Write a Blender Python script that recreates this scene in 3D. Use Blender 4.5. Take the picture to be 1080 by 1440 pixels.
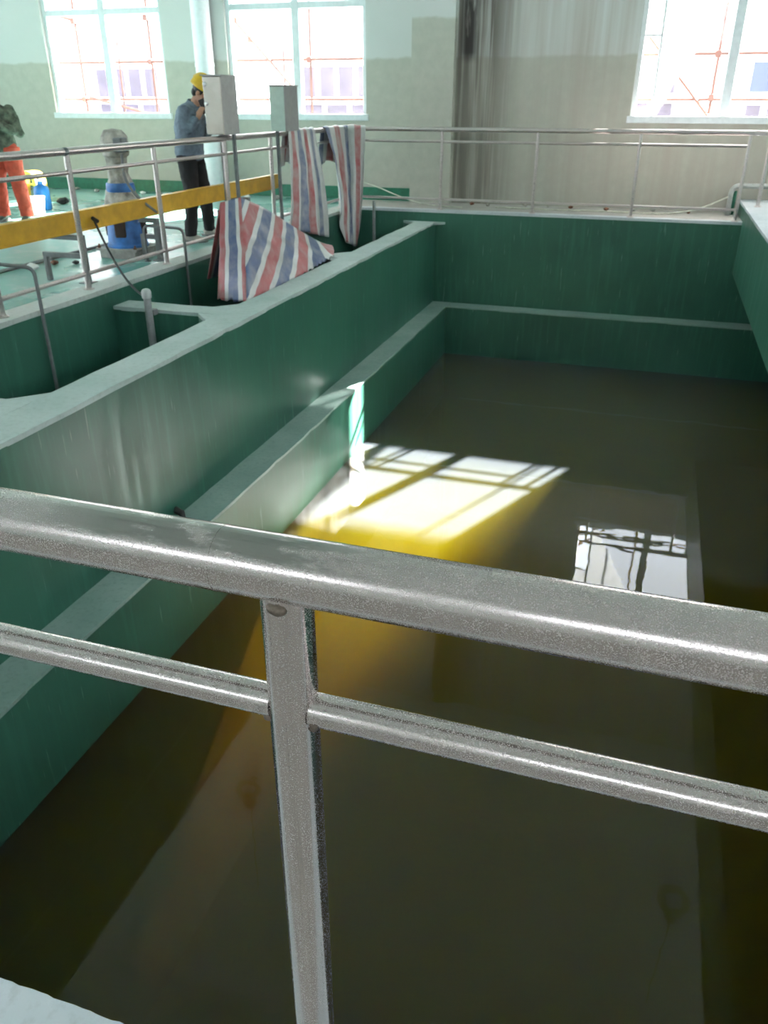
import bpy, bmesh, math, random
from mathutils import Vector, Matrix, noise
random.seed(7)
S = bpy.context.scene
for o in list(bpy.data.objects):
    bpy.data.objects.remove(o)
C = S.collection

# ------------------------------------------------------------------ camera
TH, AZ, RO = math.radians(27.54), math.radians(17.83), math.radians(0.08)
fw = Vector((-math.sin(AZ)*math.cos(TH), math.cos(AZ)*math.cos(TH), -math.sin(TH)))
rt = Vector((math.cos(AZ), math.sin(AZ), 0)); up = rt.cross(fw)
rt2 = math.cos(RO)*rt + math.sin(RO)*up; up2 = math.cos(RO)*up - math.sin(RO)*rt
cd = bpy.data.cameras.new('camera'); cam = bpy.data.objects.new('camera', cd); C.objects.link(cam)
cam.matrix_world = Matrix(((rt2.x, up2.x, -fw.x, 0), (rt2.y, up2.y, -fw.y, 0), (rt2.z, up2.z, -fw.z, 1.5), (0, 0, 0, 1)))
cd.sensor_fit = 'VERTICAL'; cd.sensor_height = 36; cd.sensor_width = 27; cd.lens = 1108.5/1440*36
cd.clip_start = 0.02; cd.clip_end = 300
cd.dof.use_dof = True; cd.dof.focus_distance = 0.85; cd.dof.aperture_fstop = cd.lens/1000/0.0016
S.camera = cam

# ------------------------------------------------------------------ sky, sun, exposure
W = bpy.data.worlds.new('World'); S.world = W; W.use_nodes = True
bg = W.node_tree.nodes['Background']; bg.inputs[0].default_value = (0.86, 0.93, 1.0, 1); bg.inputs[1].default_value = 3.6
sd = bpy.data.lights.new('sun', 'SUN'); sun = bpy.data.objects.new('sun', sd); C.objects.link(sun)
SUN = Vector((-0.45, -1.0, -0.651)).normalized()
sun.rotation_euler = SUN.to_track_quat('-Z', 'Y').to_euler(); sun.location = (8, 25, 18)
sd.energy = 48; sd.angle = math.radians(0.6); sd.color = (1.0, 0.98, 0.95)
S.view_settings.view_transform = 'Standard'; S.view_settings.look = 'None'
S.view_settings.gamma = 1; S.view_settings.use_curve_mapping = False
S.cycles.volume_bounces = 3; S.cycles.max_bounces = 14; S.cycles.diffuse_bounces = 6; S.cycles.transparent_max_bounces = 12
S.view_settings.exposure = 2.17

# ------------------------------------------------------------------ materials
def nodes(name):
    m = bpy.data.materials.new(name); m.use_nodes = True
    nt = m.node_tree; b = nt.nodes['Principled BSDF']
    return m, nt, b
def N(nt, t, **kw):
    n = nt.nodes.new(t)
    for k, v in kw.items():
        if hasattr(n, k): setattr(n, k, v)
    return n
def pos(nt, scale=(1, 1, 1)):
    g = N(nt, 'ShaderNodeNewGeometry'); v = N(nt, 'ShaderNodeVectorMath', operation='MULTIPLY')
    nt.links.new(g.outputs['Position'], v.inputs[0]); v.inputs[1].default_value = scale
    return v.outputs[0]
def nz(nt, vec, scale, detail=4, rough=0.55):
    n = N(nt, 'ShaderNodeTexNoise'); n.inputs['Scale'].default_value = scale
    n.inputs['Detail'].default_value = detail; n.inputs['Roughness'].default_value = rough
    nt.links.new(vec, n.inputs['Vector']); return n.outputs['Fac']
def ramp(nt, fac, a, b, ca=(0, 0, 0, 1), cb=(1, 1, 1, 1)):
    r = N(nt, 'ShaderNodeValToRGB'); e = r.color_ramp.elements
    e[0].position = a; e[1].position = b; e[0].color = ca; e[1].color = cb
    nt.links.new(fac, r.inputs[0]); return r.outputs[0]
def mix(nt, fac, a, b, mode='MIX'):
    m = N(nt, 'ShaderNodeMix'); m.data_type = 'RGBA'; m.blend_type = mode
    for i, v in ((0, fac), (6, a), (7, b)):
        if isinstance(v, (int, float)): m.inputs[i].default_value = v
        elif isinstance(v, tuple): m.inputs[i].default_value = v if len(v) == 4 else (*v, 1)
        else: nt.links.new(v, m.inputs[i])
    return m.outputs[2]
def math_(nt, op, a, b=0.0, clamp=False):
    m = N(nt, 'ShaderNodeMath', operation=op); m.use_clamp = clamp
    for i, v in ((0, a), (1, b)):
        if isinstance(v, (int, float)): m.inputs[i].default_value = v
        else: nt.links.new(v, m.inputs[i])
    return m.outputs[0]
def bump(nt, b, h, strength=0.3, dist=0.01):
    n = N(nt, 'ShaderNodeBump'); n.inputs['Strength'].default_value = strength; n.inputs['Distance'].default_value = dist
    nt.links.new(h, n.inputs['Height']); nt.links.new(n.outputs[0], b.inputs['Normal'])
def plain(name, col, rough=0.5, metal=0.0, var=0.12, scale=14, bmp=0.0):
    m, nt, b = nodes(name)
    f = nz(nt, pos(nt), scale)
    c2 = tuple(max(0, c*(1-var*2)) for c in col); c1 = tuple(min(1, c*(1+var)) for c in col)
    nt.links.new(mix(nt, ramp(nt, f, .3, .7), c2, c1), b.inputs['Base Color'])
    b.inputs['Roughness'].default_value = rough; b.inputs['Metallic'].default_value = metal
    if bmp: bump(nt, b, f, bmp)
    return m
M = {}
def mat_green():
    m, nt, b = nodes('green_tank_paint')
    p = pos(nt)
    f1 = nz(nt, p, 0.9, 5); st = nz(nt, pos(nt, (9, 9, .7)), 1.6, 5); fine = nz(nt, p, 45, 3)
    c = mix(nt, ramp(nt, f1, .3, .7), (.024, .100, .068), (.040, .150, .102))
    c = mix(nt, ramp(nt, st, .5, .85), c, (.05, .19, .13))
    sc = nz(nt, pos(nt, (30, 30, 2.5)), 1.0, 2)
    c = mix(nt, math_(nt, 'MULTIPLY', ramp(nt, sc, .68, .74), .35), c, (.25, .42, .36))
    ge = N(nt, 'ShaderNodeNewGeometry'); sz = N(nt, 'ShaderNodeSeparateXYZ'); nt.links.new(ge.outputs['Position'], sz.inputs[0])
    c = mix(nt, math_(nt, 'LESS_THAN', sz.outputs[2], -2.165), c, (.030, .020, .006))       # sludge brown below the waterline, added to hide the sunlit green
    nt.links.new(c, b.inputs['Base Color'])
    nt.links.new(ramp(nt, st, .3, .7, (.34,)*3+(1,), (.46,)*3+(1,)), b.inputs['Roughness'])
    bump(nt, b, math_(nt, 'ADD', math_(nt, 'MULTIPLY', st, .3), math_(nt, 'MULTIPLY', fine, .2)), .2, .006)
    return m
def mat_coping(name, a, c2, dirt, rough=.6):
    m, nt, b = nodes(name)
    p = pos(nt); f = nz(nt, p, 2.2, 6); g = nz(nt, p, 28, 4)
    c = mix(nt, ramp(nt, f, .3, .7), a, c2)
    c = mix(nt, math_(nt, 'MULTIPLY', ramp(nt, g, .5, .8), .6), c, dirt)
    nt.links.new(c, b.inputs['Base Color']); b.inputs['Roughness'].default_value = rough
    bump(nt, b, g, .3, .006); return m
def mat_floor():
    m, nt, b = nodes('teal_epoxy_floor')
    p = pos(nt); f = nz(nt, p, .8, 6); g = nz(nt, p, 5, 5, .65)
    c = mix(nt, ramp(nt, f, .35, .65), (.13, .33, .28), (.22, .42, .38))
    c = mix(nt, math_(nt, 'MULTIPLY', ramp(nt, g, .52, .72), .75), c, (.46, .49, .47))
    nt.links.new(c, b.inputs['Base Color'])
    nt.links.new(ramp(nt, f, .35, .7, (.22,)*3+(1,), (.38,)*3+(1,)), b.inputs['Roughness'])
    return m
def mat_wall():
    m, nt, b = nodes('two_tone_plaster')
    g = N(nt, 'ShaderNodeNewGeometry'); sp = N(nt, 'ShaderNodeSeparateXYZ'); nt.links.new(g.outputs['Position'], sp.inputs[0])
    X, Z = sp.outputs[0], sp.outputs[2]
    p = pos(nt); f = nz(nt, p, 1.1, 5); g2 = nz(nt, p, 7, 5)
    up_ = mix(nt, f, (.54, .555, .53), (.60, .61, .59))
    lo = mix(nt, ramp(nt, g2, .3, .7), (.41, .405, .345), (.46, .455, .39))
    inpil = math_(nt, 'MULTIPLY', math_(nt, 'GREATER_THAN', X, -3.93), math_(nt, 'LESS_THAN', X, -3.24))
    edge = math_(nt, 'ADD', math_(nt, 'ADD', 2.03, math_(nt, 'MULTIPLY', inpil, .52)), math_(nt, 'MULTIPLY', nz(nt, pos(nt, (3, 3, 3)), 1, 4), .12))
    fac = ramp(nt, math_(nt, 'ADD', math_(nt, 'SUBTRACT', Z, edge), .5), .49, .53)
    c = mix(nt, fac, lo, up_)
    # water streaks running down the right bay
    streak = nz(nt, pos(nt, (7, 7, .22)), 1, 4)
    right = ramp(nt, math_(nt, 'ADD', math_(nt, 'MULTIPLY', X, .2), 1.0), .352, .356)
    c = mix(nt, math_(nt, 'MULTIPLY', right, ramp(nt, streak, .3, .75)), c, (.40, .36, .31))
    # dark rusty leak just right of the pilaster
    d = math_(nt, 'ABSOLUTE', math_(nt, 'ADD', X, 2.93))
    near = math_(nt, 'MULTIPLY', ramp(nt, d, .22, .75, (1, 1, 1, 1), (0, 0, 0, 1)), right)
    s2 = nz(nt, pos(nt, (12, 12, .35)), 1, 4, .6)
    hi = ramp(nt, math_(nt, 'ADD', math_(nt, 'MULTIPLY', Z, .25), math_(nt, 'MULTIPLY', f, .12)), .45, .66, (.75,)*3+(1,), (1, 1, 1, 1))
    c = mix(nt, math_(nt, 'MULTIPLY', math_(nt, 'MULTIPLY', near, ramp(nt, s2, .22, .52)), hi), c, (.115, .095, .08))
    d2 = math_(nt, 'ABSOLUTE', math_(nt, 'ADD', X, 3.05))
    blot = math_(nt, 'MULTIPLY', ramp(nt, d2, .05, .16, (1, 1, 1, 1), (0, 0, 0, 1)), ramp(nt, nz(nt, pos(nt, (9, 9, 1.6)), 1, 5), .36, .52))
    blot = math_(nt, 'MULTIPLY', blot, ramp(nt, math_(nt, 'MULTIPLY', Z, .25), .50, .54))
    c = mix(nt, blot, c, (.035, .027, .024))
    nt.links.new(c, b.inputs['Base Color']); b.inputs['Roughness'].default_value = .7
    bump(nt, b, g2, .12, .01); return m
def mat_steel(name='stainless_steel', dust=.34, speck=800, rough=.10, smear=False, film=.07, axis='x'):
    m, nt, b = nodes(name)
    p = pos(nt)
    sp_ = nz(nt, p, speck, 1.5, .6); cl = nz(nt, p, 22, 3)
    br = nz(nt, pos(nt, (3, 160, 160) if axis == 'x' else (160, 160, 3)), 1.2, 3)
    dots = ramp(nt, math_(nt, 'ADD', sp_, math_(nt, 'MULTIPLY', cl, .12)), .60, .68)
    dusty = math_(nt, 'ADD', math_(nt, 'MULTIPLY', dots, dust), film, True)
    col = (.58, .515, .50)
    if smear:
        ge = N(nt, 'ShaderNodeNewGeometry'); px_ = N(nt, 'ShaderNodeSeparateXYZ'); nn = N(nt, 'ShaderNodeSeparateXYZ')
        nt.links.new(ge.outputs['Position'], px_.inputs[0]); nt.links.new(ge.outputs['Normal'], nn.inputs[0])
        wv = nz(nt, pos(nt, (14, 40, 40)), 1, 4, .65)
        inx = ramp(nt, math_(nt, 'ABSOLUTE', math_(nt, 'ADD', px_.outputs[0], .345)), .10, .20, (1, 1, 1, 1), (0, 0, 0, 1))
        top = ramp(nt, math_(nt, 'ADD', nn.outputs[2], math_(nt, 'MULTIPLY', wv, .55)), .86, .98)
        wipe = math_(nt, 'MULTIPLY', math_(nt, 'MULTIPLY', inx, top), ramp(nt, wv, .40, .48))
        dusty = math_(nt, 'MULTIPLY', dusty, math_(nt, 'SUBTRACT', 1.0, math_(nt, 'MULTIPLY', wipe, .95)))
        col = mix(nt, wipe, col, (.36, .335, .32))
    nt.links.new(mix(nt, dusty, col, (.65, .57, .55)), b.inputs['Base Color'])
    nt.links.new(math_(nt, 'SUBTRACT', 1.0, dusty), b.inputs['Metallic'])
    r = math_(nt, 'ADD', rough, math_(nt, 'MULTIPLY', br, .16))
    nt.links.new(math_(nt, 'ADD', r, math_(nt, 'MULTIPLY', dusty, .45)), b.inputs['Roughness'])
    bump(nt, b, math_(nt, 'ADD', sp_, math_(nt, 'MULTIPLY', br, .25)), .10, .0005); return m
def mat_glass(name, tr, tint=(1, 1, 1)):
    m, nt, b = nodes(name); nt.nodes.remove(b)
    out = nt.nodes['Material Output']
    t = N(nt, 'ShaderNodeBsdfTransparent'); t.inputs[0].default_value = (tr*tint[0], tr*tint[1], tr*tint[2], 1)
    g = N(nt, 'ShaderNodeBsdfGlossy'); g.inputs['Roughness'].default_value = .02
    d = N(nt, 'ShaderNodeBsdfDiffuse'); nt.links.new(mix(nt, nz(nt, pos(nt), 6, 4), (.5, .5, .48), (.7, .7, .68)), d.inputs[0])
    fr = N(nt, 'ShaderNodeFresnel'); fr.inputs[0].default_value = 1.45
    m1 = N(nt, 'ShaderNodeMixShader'); m1.inputs[0].default_value = .008
    nt.links.new(t.outputs[0], m1.inputs[1]); nt.links.new(d.outputs[0], m1.inputs[2])
    m2 = N(nt, 'ShaderNodeMixShader'); nt.links.new(fr.outputs[0], m2.inputs[0])
    nt.links.new(m1.outputs[0], m2.inputs[1]); nt.links.new(g.outputs[0], m2.inputs[2])
    nt.links.new(m2.outputs[0], out.inputs[0]); return m
def mat_sun_mask():  # pane with a diffusing patch, added to keep sun off the ledge
    m = mat_glass('sun_mask_glass', .8); nt = m.node_tree; out = nt.nodes['Material Output']
    clear = out.inputs[0].links[0].from_socket
    g = N(nt, 'ShaderNodeNewGeometry'); sp = N(nt, 'ShaderNodeSeparateXYZ'); nt.links.new(g.outputs['Position'], sp.inputs[0])
    e = math_(nt, 'SUBTRACT', math_(nt, 'ADD', -.24, math_(nt, 'MULTIPLY', math_(nt, 'SUBTRACT', sp.outputs[2], 1.28), .53)), sp.outputs[0])  # patch border traced back from the sun patch on the water
    e = math_(nt, 'ADD', e, math_(nt, 'MULTIPLY', math_(nt, 'SUBTRACT', nz(nt, pos(nt), 5, 3), .5), .1))
    t = N(nt, 'ShaderNodeBsdfTranslucent'); t.inputs[0].default_value = (.35, .36, .36, 1)
    mx = N(nt, 'ShaderNodeMixShader'); nt.links.new(ramp(nt, math_(nt, 'ADD', e, .5), .47, .53, (0, 0, 0, 1), (.78,)*3+(1,)), mx.inputs[0])
    nt.links.new(clear, mx.inputs[1]); nt.links.new(t.outputs[0], mx.inputs[2]); nt.links.new(mx.outputs[0], out.inputs[0]); return m
def mat_water():
    m, nt, b = nodes('murky_water'); nt.nodes.remove(b)
    out = nt.nodes['Material Output']
    t = N(nt, 'ShaderNodeBsdfTransparent')
    g = N(nt, 'ShaderNodeBsdfGlossy'); g.inputs['Roughness'].default_value = .015
    d = N(nt, 'ShaderNodeBsdfDiffuse'); d.inputs[0].default_value = (.50, .58, .66, 1)
    gp = N(nt, 'ShaderNodeNewGeometry'); sy = N(nt, 'ShaderNodeSeparateXYZ'); nt.links.new(gp.outputs['Position'], sy.inputs[0])
    raft = ramp(nt, math_(nt, 'ADD', math_(nt, 'MULTIPLY', sy.outputs[1], .05), math_(nt, 'MULTIPLY', nz(nt, pos(nt), 1.3, 4), .02)), .322, .335)
    film = math_(nt, 'ADD', .014, math_(nt, 'MULTIPLY', raft, ramp(nt, nz(nt, pos(nt), .7, 5), .3, .7, (.06,)*3+(1,), (.085,)*3+(1,))))
    bm_ = N(nt, 'ShaderNodeBump'); bm_.inputs['Strength'].default_value = .06; bm_.inputs['Distance'].default_value = .02
    nt.links.new(nz(nt, pos(nt, (1, 1.6, 1)), 2.2, 2), bm_.inputs['Height'])
    nt.links.new(bm_.outputs[0], g.inputs['Normal'])
    fr = N(nt, 'ShaderNodeFresnel'); nt.links.new(bm_.outputs[0], fr.inputs['Normal'])
    ge = N(nt, 'ShaderNodeNewGeometry')          # same reflectance from above and from below the surface
    nt.links.new(math_(nt, 'SUBTRACT', 1.45, math_(nt, 'MULTIPLY', ge.outputs['Backfacing'], 1.45-1/1.45)), fr.inputs[0])
    m1 = N(nt, 'ShaderNodeMixShader'); nt.links.new(film, m1.inputs[0])
    nt.links.new(t.outputs[0], m1.inputs[1]); nt.links.new(d.outputs[0], m1.inputs[2])
    m2 = N(nt, 'ShaderNodeMixShader'); nt.links.new(fr.outputs[0], m2.inputs[0])
    nt.links.new(m1.outputs[0], m2.inputs[1]); nt.links.new(g.outputs[0], m2.inputs[2])
    nt.links.new(m2.outputs[0], out.inputs[0])
    vs = N(nt, 'ShaderNodeVolumeScatter'); vs.inputs['Color'].default_value = (.82, .75, .07, 1); vs.inputs['Density'].default_value = .21
    va = N(nt, 'ShaderNodeVolumeAbsorption'); va.inputs['Color'].default_value = (.78, .71, .0, 1); va.inputs['Density'].default_value = 2.2
    ad = N(nt, 'ShaderNodeAddShader'); nt.links.new(vs.outputs[0], ad.inputs[0]); nt.links.new(va.outputs[0], ad.inputs[1])
    nt.links.new(ad.outputs[0], out.inputs['Volume']); return m
M['green'] = mat_green()
M['coping'] = mat_coping('pale_green_coping', (.36, .46, .43), (.50, .57, .55), (.27, .34, .31))
M['ledge'] = mat_coping('ledge_top', (.22, .33, .29), (.32, .42, .38), (.15, .25, .21))
M['white_coping'] = mat_coping('white_coping', (.50, .55, .58), (.64, .67, .70), (.36, .38, .38))
M['raw'] = mat_coping('bare_concrete_edge', (.40, .47, .43), (.52, .55, .52), (.3, .3, .27))
M['walkway'] = plain('walkway_concrete', (.46, .43, .40), .7, var=.08, scale=3); M['floor'] = mat_floor(); M['wall'] = mat_wall()
M['ceiling'] = plain('ceiling_paint', (.77, .79, .76), .8, var=.04, scale=1.5)
M['steel'] = mat_steel(smear=True); M['steel_mid'] = mat_steel('stainless_steel_mid'); M['steel_far'] = mat_steel('stainless_steel_far', .1, 200, .16, film=.1)
M['water'] = mat_water(); M['pane'] = mat_glass('dusty_window_glass', .8)
M['sun_mask'] = mat_sun_mask()
M['frame'] = plain('window_frame_paint', (.70, .74, .76), .35, var=.04)
M['skirt'] = plain('green_skirting_paint', (.02, .17, .10), .4)
M['black_water'] = plain('black_channel_water', (.004, .006, .005), .08)
M['grey_pipe'] = plain('grey_pipe_plastic', (.30, .31, .31), .45)
M['pvc_grey'] = plain('grey_bracket_steel', (.17, .18, .18), .5)
M['yellow'] = plain('yellow_beam_paint', (.62, .34, .018), .45, var=.1, scale=9)
M['rubber'] = plain('black_rubber', (.012, .012, .012), .5)
M['cabinet'] = plain('cabinet_steel', (.62, .56, .50), .26, .5, var=.08, scale=5)
M['cab_edge'] = plain('cabinet_side_grey', (.33, .33, .32), .4, .3, var=.06)
M['lock'] = plain('bright_chrome', (.85, .85, .85), .15, 1)

M['steel_post'] = mat_steel('stainless_steel_post', .34, 800, .05, film=.03, axis='z')
M['weld'] = plain('weld_bead_tarnish', (.20, .16, .13), .45, .8, scale=300)
M['grey_pipe_light'] = plain('pale_pipe_cap', (.48, .50, .49), .45)
M['cab_mint'] = plain('mint_cabinet_door', (.48, .60, .53), .3, .2, var=.05)
M['stone'] = plain('dusty_grey_plinth', (.36, .35, .32), .8, var=.15)
M['pump_blue'] = plain('pump_blue_paint', (.04, .17, .48), .4, var=.25, scale=8)
M['hollow_shade'] = plain('hollow_shade_brown', (.05, .03, .025), .8)  # shade of the lantern hollows put into the colour
M['rust'] = plain('rusty_metal', (.22, .09, .05), .7, var=.3, scale=30)
M['dust_plastic'] = plain('dusty_wrapping', (.42, .39, .34), .65, var=.3, scale=12, bmp=.3)
M['stool_yellow'] = plain('stool_yellow_plastic', (.72, .50, .07), .35)
M['white_plastic'] = plain('white_plastic', (.80, .80, .79), .4, var=.05)
M['blue_plastic'] = plain('blue_plastic', (.03, .20, .55), .35)
M['white_paint'] = plain('white_pipe_paint', (.78, .80, .83), .35, var=.03)
M['pale_pipe'] = plain('pale_grey_pipe', (.45, .46, .44), .45)
M['hose'] = plain('pale_hose', (.62, .62, .52), .5)
M['lamp_grey'] = plain('lamp_shade_grey', (.25, .26, .27), .4, .5)
M['scaffold'] = plain('rust_red_tube', (.085, .030, .022), .6, var=.3, scale=6)
M['plank'] = plain('scaffold_plank', (.50, .30, .13), .75, var=.2)
M['yard'] = plain('yard_asphalt', (.20, .20, .20), .8)
M['facade'] = plain('white_facade', (.82, .82, .82), .7, var=.03, scale=2)
M['bpane'] = plain('lilac_grey_pane', (.065, .055, .088), .5, var=.2, scale=3)
M['bpane_blue'] = plain('blue_pane', (.03, .05, .16), .5, var=.1)
def mat_tarp(name, wear, white):
    m, nt, b = nodes(name)
    uv = N(nt, 'ShaderNodeUVMap'); uv.uv_map = 'UVMap'; sp = N(nt, 'ShaderNodeSeparateXYZ'); nt.links.new(uv.outputs[0], sp.inputs[0])
    fr = math_(nt, 'FRACT', math_(nt, 'MULTIPLY', sp.outputs[0], 1/.40))
    r = N(nt, 'ShaderNodeValToRGB'); r.color_ramp.interpolation = 'CONSTANT'; nt.links.new(fr, r.inputs[0])
    e = r.color_ramp.elements; e[0].position = 0; e[0].color = (.60, .595, .59, 1); e[1].position = .15 + white; e[1].color = (.40, .095, .10, 1)
    for p, c in ((.5, (.60, .595, .59, 1)), (.65 + white, (.085, .12, .235, 1))):
        q = e.new(p); q.color = c
    dirt = nz(nt, pos(nt), 7, 5)
    c = mix(nt, math_(nt, 'MULTIPLY', ramp(nt, dirt, .42-wear*.2, .72-wear*.1), .45+wear*.3), r.outputs[0], (.42+wear*.12, .40+wear*.12, .37+wear*.12))
    nt.links.new(c, b.inputs['Base Color']); b.inputs['Roughness'].default_value = .42
    bump(nt, b, nz(nt, pos(nt), 22, 5), .35, .012); return m
M['tarp'] = mat_tarp('striped_woven_plastic', 0, 0.0); M['tarp_faded'] = mat_tarp('faded_striped_woven_plastic', .45, .1)

# ------------------------------------------------------------------ geometry helpers
def add_box(bm, x0, x1, y0, y1, z0, z1):
    v = [bm.verts.new((x, y, z)) for x in (x0, x1) for y in (y0, y1) for z in (z0, z1)]
    for f in ((0, 1, 3, 2), (4, 6, 7, 5), (0, 4, 5, 1), (2, 3, 7, 6), (0, 2, 6, 4), (1, 5, 7, 3)):
        bm.faces.new([v[i] for i in f])
    return v
def add_prism(bm, poly, z0, z1):
    a = [bm.verts.new((x, y, z0)) for x, y in poly]; b = [bm.verts.new((x, y, z1)) for x, y in poly]
    n = len(poly); bm.faces.new(a[::-1]); bm.faces.new(b)
    for i in range(n): bm.faces.new((a[i], a[(i+1) % n], b[(i+1) % n], b[i]))
def frame_at(d):
    d = d.normalized(); r = Vector((0, 0, 1)) if abs(d.z) < .95 else Vector((1, 0, 0))
    u = d.cross(r).normalized(); return u, d.cross(u).normalized()
def add_tube(bm, pts, r, seg=14, caps=True):
    pts = [Vector(p) for p in pts]; n = len(pts); rings = []
    rs = r if isinstance(r, (list, tuple)) else [r]*n
    u0 = None
    for i, p in enumerate(pts):
        d = (pts[min(i+1, n-1)] - pts[max(i-1, 0)]).normalized()
        if u0 is None: u, w = frame_at(d)
        else:
            u = (u0 - d*u0.dot(d)).normalized(); w = d.cross(u).normalized()
        u0 = u
        rings.append([bm.verts.new(p + (u*math.cos(2*math.pi*k/seg) + w*math.sin(2*math.pi*k/seg))*rs[i]) for k in range(seg)])
    for a, b in zip(rings, rings[1:]):
        for k in range(seg): bm.faces.new((a[k], a[(k+1) % seg], b[(k+1) % seg], b[k]))
    if caps:
        bm.faces.new(rings[0][::-1]); bm.faces.new(rings[-1])
def bend(pts, r=.06, n=5):
    """round the inner corners of a polyline"""
    pts = [Vector(p) for p in pts]; out = [pts[0]]
    for a, b, c in zip(pts, pts[1:], pts[2:]):
        d1 = (a-b); d2 = (c-b); q = min(r, d1.length*.45, d2.length*.45)
        p1 = b + d1.normalized()*q; p2 = b + d2.normalized()*q
        for i in range(n+1):
            t = i/n; out.append((1-t)**2*p1 + 2*t*(1-t)*b + t*t*p2)
    out.append(pts[-1]); return out
def add_lathe(bm, prof, c=(0, 0, 0), seg=24):
    c = Vector(c); rings = []
    for r, z in prof:
        rings.append([bm.verts.new(c + Vector((max(r, 1e-4)*math.cos(2*math.pi*k/seg), max(r, 1e-4)*math.sin(2*math.pi*k/seg), z))) for k in range(seg)])
    for a, b in zip(rings, rings[1:]):
        for k in range(seg): bm.faces.new((a[k], a[(k+1) % seg], b[(k+1) % seg], b[k]))
    bm.faces.new(rings[0][::-1]); bm.faces.new(rings[-1])
def obj(name, bm, mat, parent=None, smooth=False, bevel=0.0, angle=40):
    bmesh.ops.recalc_face_normals(bm, faces=bm.faces[:])
    me = bpy.data.meshes.new(name); bm.to_mesh(me); bm.free()
    if not isinstance(mat, (list, tuple)): mat = [mat]
    for m in mat: me.materials.append(M[m] if isinstance(m, str) else m)
    o = bpy.data.objects.new(name, me); C.objects.link(o)
    if bevel:
        md = o.modifiers.new('bevel', 'BEVEL'); md.width = bevel; md.segments = 2; md.limit_method = 'ANGLE'
    if smooth:
        for p in me.polygons: p.use_smooth = True
        try: me.set_sharp_from_angle(angle=math.radians(angle))
        except Exception: pass
    if parent is not None: attach(o, parent)
    return o
def attach(o, parent):
    o.parent = parent; o.matrix_parent_inverse = Matrix.Translation(-parent.location)
def thing(name, label, cat, loc=(0, 0, 0), group=None, kind=None):
    o = bpy.data.objects.new(name, None); C.objects.link(o); o.location = loc; o.empty_display_size = .1
    return tag(o, label, cat, group, kind)
def tag(o, label=None, cat=None, group=None, kind=None):
    if label: o['label'] = label
    if cat: o['category'] = cat
    if group: o['group'] = group
    if kind: o['kind'] = kind
    return o
def struct(o, label, cat): return tag(o, label, cat, None, 'structure')
def boxo(name, b, mat, parent=None, bevel=0.0):
    bm = bmesh.new(); add_box(bm, *b); return obj(name, bm, mat, parent, bevel=bevel)
def tubeo(name, pts, r, mat, parent=None, seg=14):
    bm = bmesh.new(); add_tube(bm, pts, r, seg); return obj(name, bm, mat, parent, smooth=True)

# ------------------------------------------------------------------ levels and plan (metres; z = 0 is the hall floor)
YW = 13.7; YF = 12.64; YN = .657; ZL = -1.40; ZW = -2.16; ZP = -.17; ZB = -5.0
XP0, XP1 = -3.53, -3.23; XLD = -2.94; XE = -4.60; XR = 1.20
XMIN, XMAX, YMIN, ZC = -17.0, 9.0, -6.0, 6.3

# ------------------------------------------------------------------ hall shell
bm = bmesh.new()
add_box(bm, XMIN, XE-.25, YMIN, YW, -.3, 0)
add_box(bm, 3.2, XMAX, .33, YF+.16, -.3, 0)
struct(obj('floor', bm, 'floor'), 'glossy teal painted hall floor with pale worn patches', 'floor')
struct(boxo('floor_far', (XE-.25, XMAX, YF+.16, YW, -.3, 0), 'walkway'), 'dusty bare concrete strip behind the far railing', 'floor')
struct(boxo('floor_near', (XE-.25, XMAX, YMIN, .33, -.3, 0), 'walkway'), 'grey concrete floor of the near walkway', 'floor')
WIN = [(-10.78, -8.38), (-7.18, -4.72), (-.55, 2.07), (4.6, 7.2), (-15.6, -13.2)]
Z0, Z1 = 1.26, 3.3
def wall_with_windows(name, axis, fixed, thick, lo, hi, wins, z0, z1, mat, label):
    bm = bmesh.new()
    def b(a0, a1, c0, c1):
        if axis == 'x': add_box(bm, a0, a1, fixed, fixed+thick, c0, c1)
        else: add_box(bm, fixed, fixed+thick, a0, a1, c0, c1)
    b(lo, hi, -.3, z0); b(lo, hi, z1, ZC)
    cur = lo
    for a0, a1 in sorted(wins):
        b(cur, a0, z0, z1); cur = a1
    b(cur, hi, z0, z1)
    return struct(obj(name, bm, mat), label, 'wall')
wf = wall_with_windows('wall_far', 'x', YW, .3, XMIN, XMAX, WIN, Z0, Z1, 'wall', 'far plaster wall with pale upper paint and bare stained lower half')
boxo('pilaster', (-3.93, -3.25, YW-.12, YW, 0, ZC), 'wall', wf)
NW = [(-15.5, -12.5), (-10.5, -7.5), (-5.5, -2.5), (-.5, 2.5), (4.5, 7.5)]
wall_with_windows('wall_near', 'x', YMIN-.3, .3, XMIN, XMAX, NW, 3.3, 4.5, 'ceiling', 'plain plaster wall behind the near walkway')
LW = [(-5, -.5), (.5, 5), (6, 10.5)]; RW = [(-5, -.5), (.5, 5), (6, 10.5)]
wall_with_windows('wall_left', 'y', XMIN-.3, .3, YMIN-.3, YW+.3, LW, .9, 5.6, 'ceiling', 'plain plaster side wall of the hall beyond the pump floor')
wall_with_windows('wall_right', 'y', XMAX, .3, YMIN-.3, YW+.3, RW, 3.6, 5.4, 'ceiling', 'plain plaster side wall behind the concrete walkway beam')
bm = bmesh.new(); add_box(bm, XMIN-.3, XMAX+.3, YMIN-.3, YW+.3, ZC, ZC+.2)
ce = struct(obj('ceiling', bm, 'ceiling'), 'pale painted concrete hall ceiling with cross beams', 'ceiling')
for y in (-2.5, 2.2, 6.4, 10.6):
    boxo('beam', (XMIN, XMAX, y-.18, y+.18, ZC-.55, ZC), 'ceiling', ce)
boxo('baseboard_far', (XMIN, -3.93, YW-.02, YW, 0, .2), 'skirt'); struct(bpy.data.objects['baseboard_far'], 'green painted skirting band along the far wall', 'baseboard')

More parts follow.
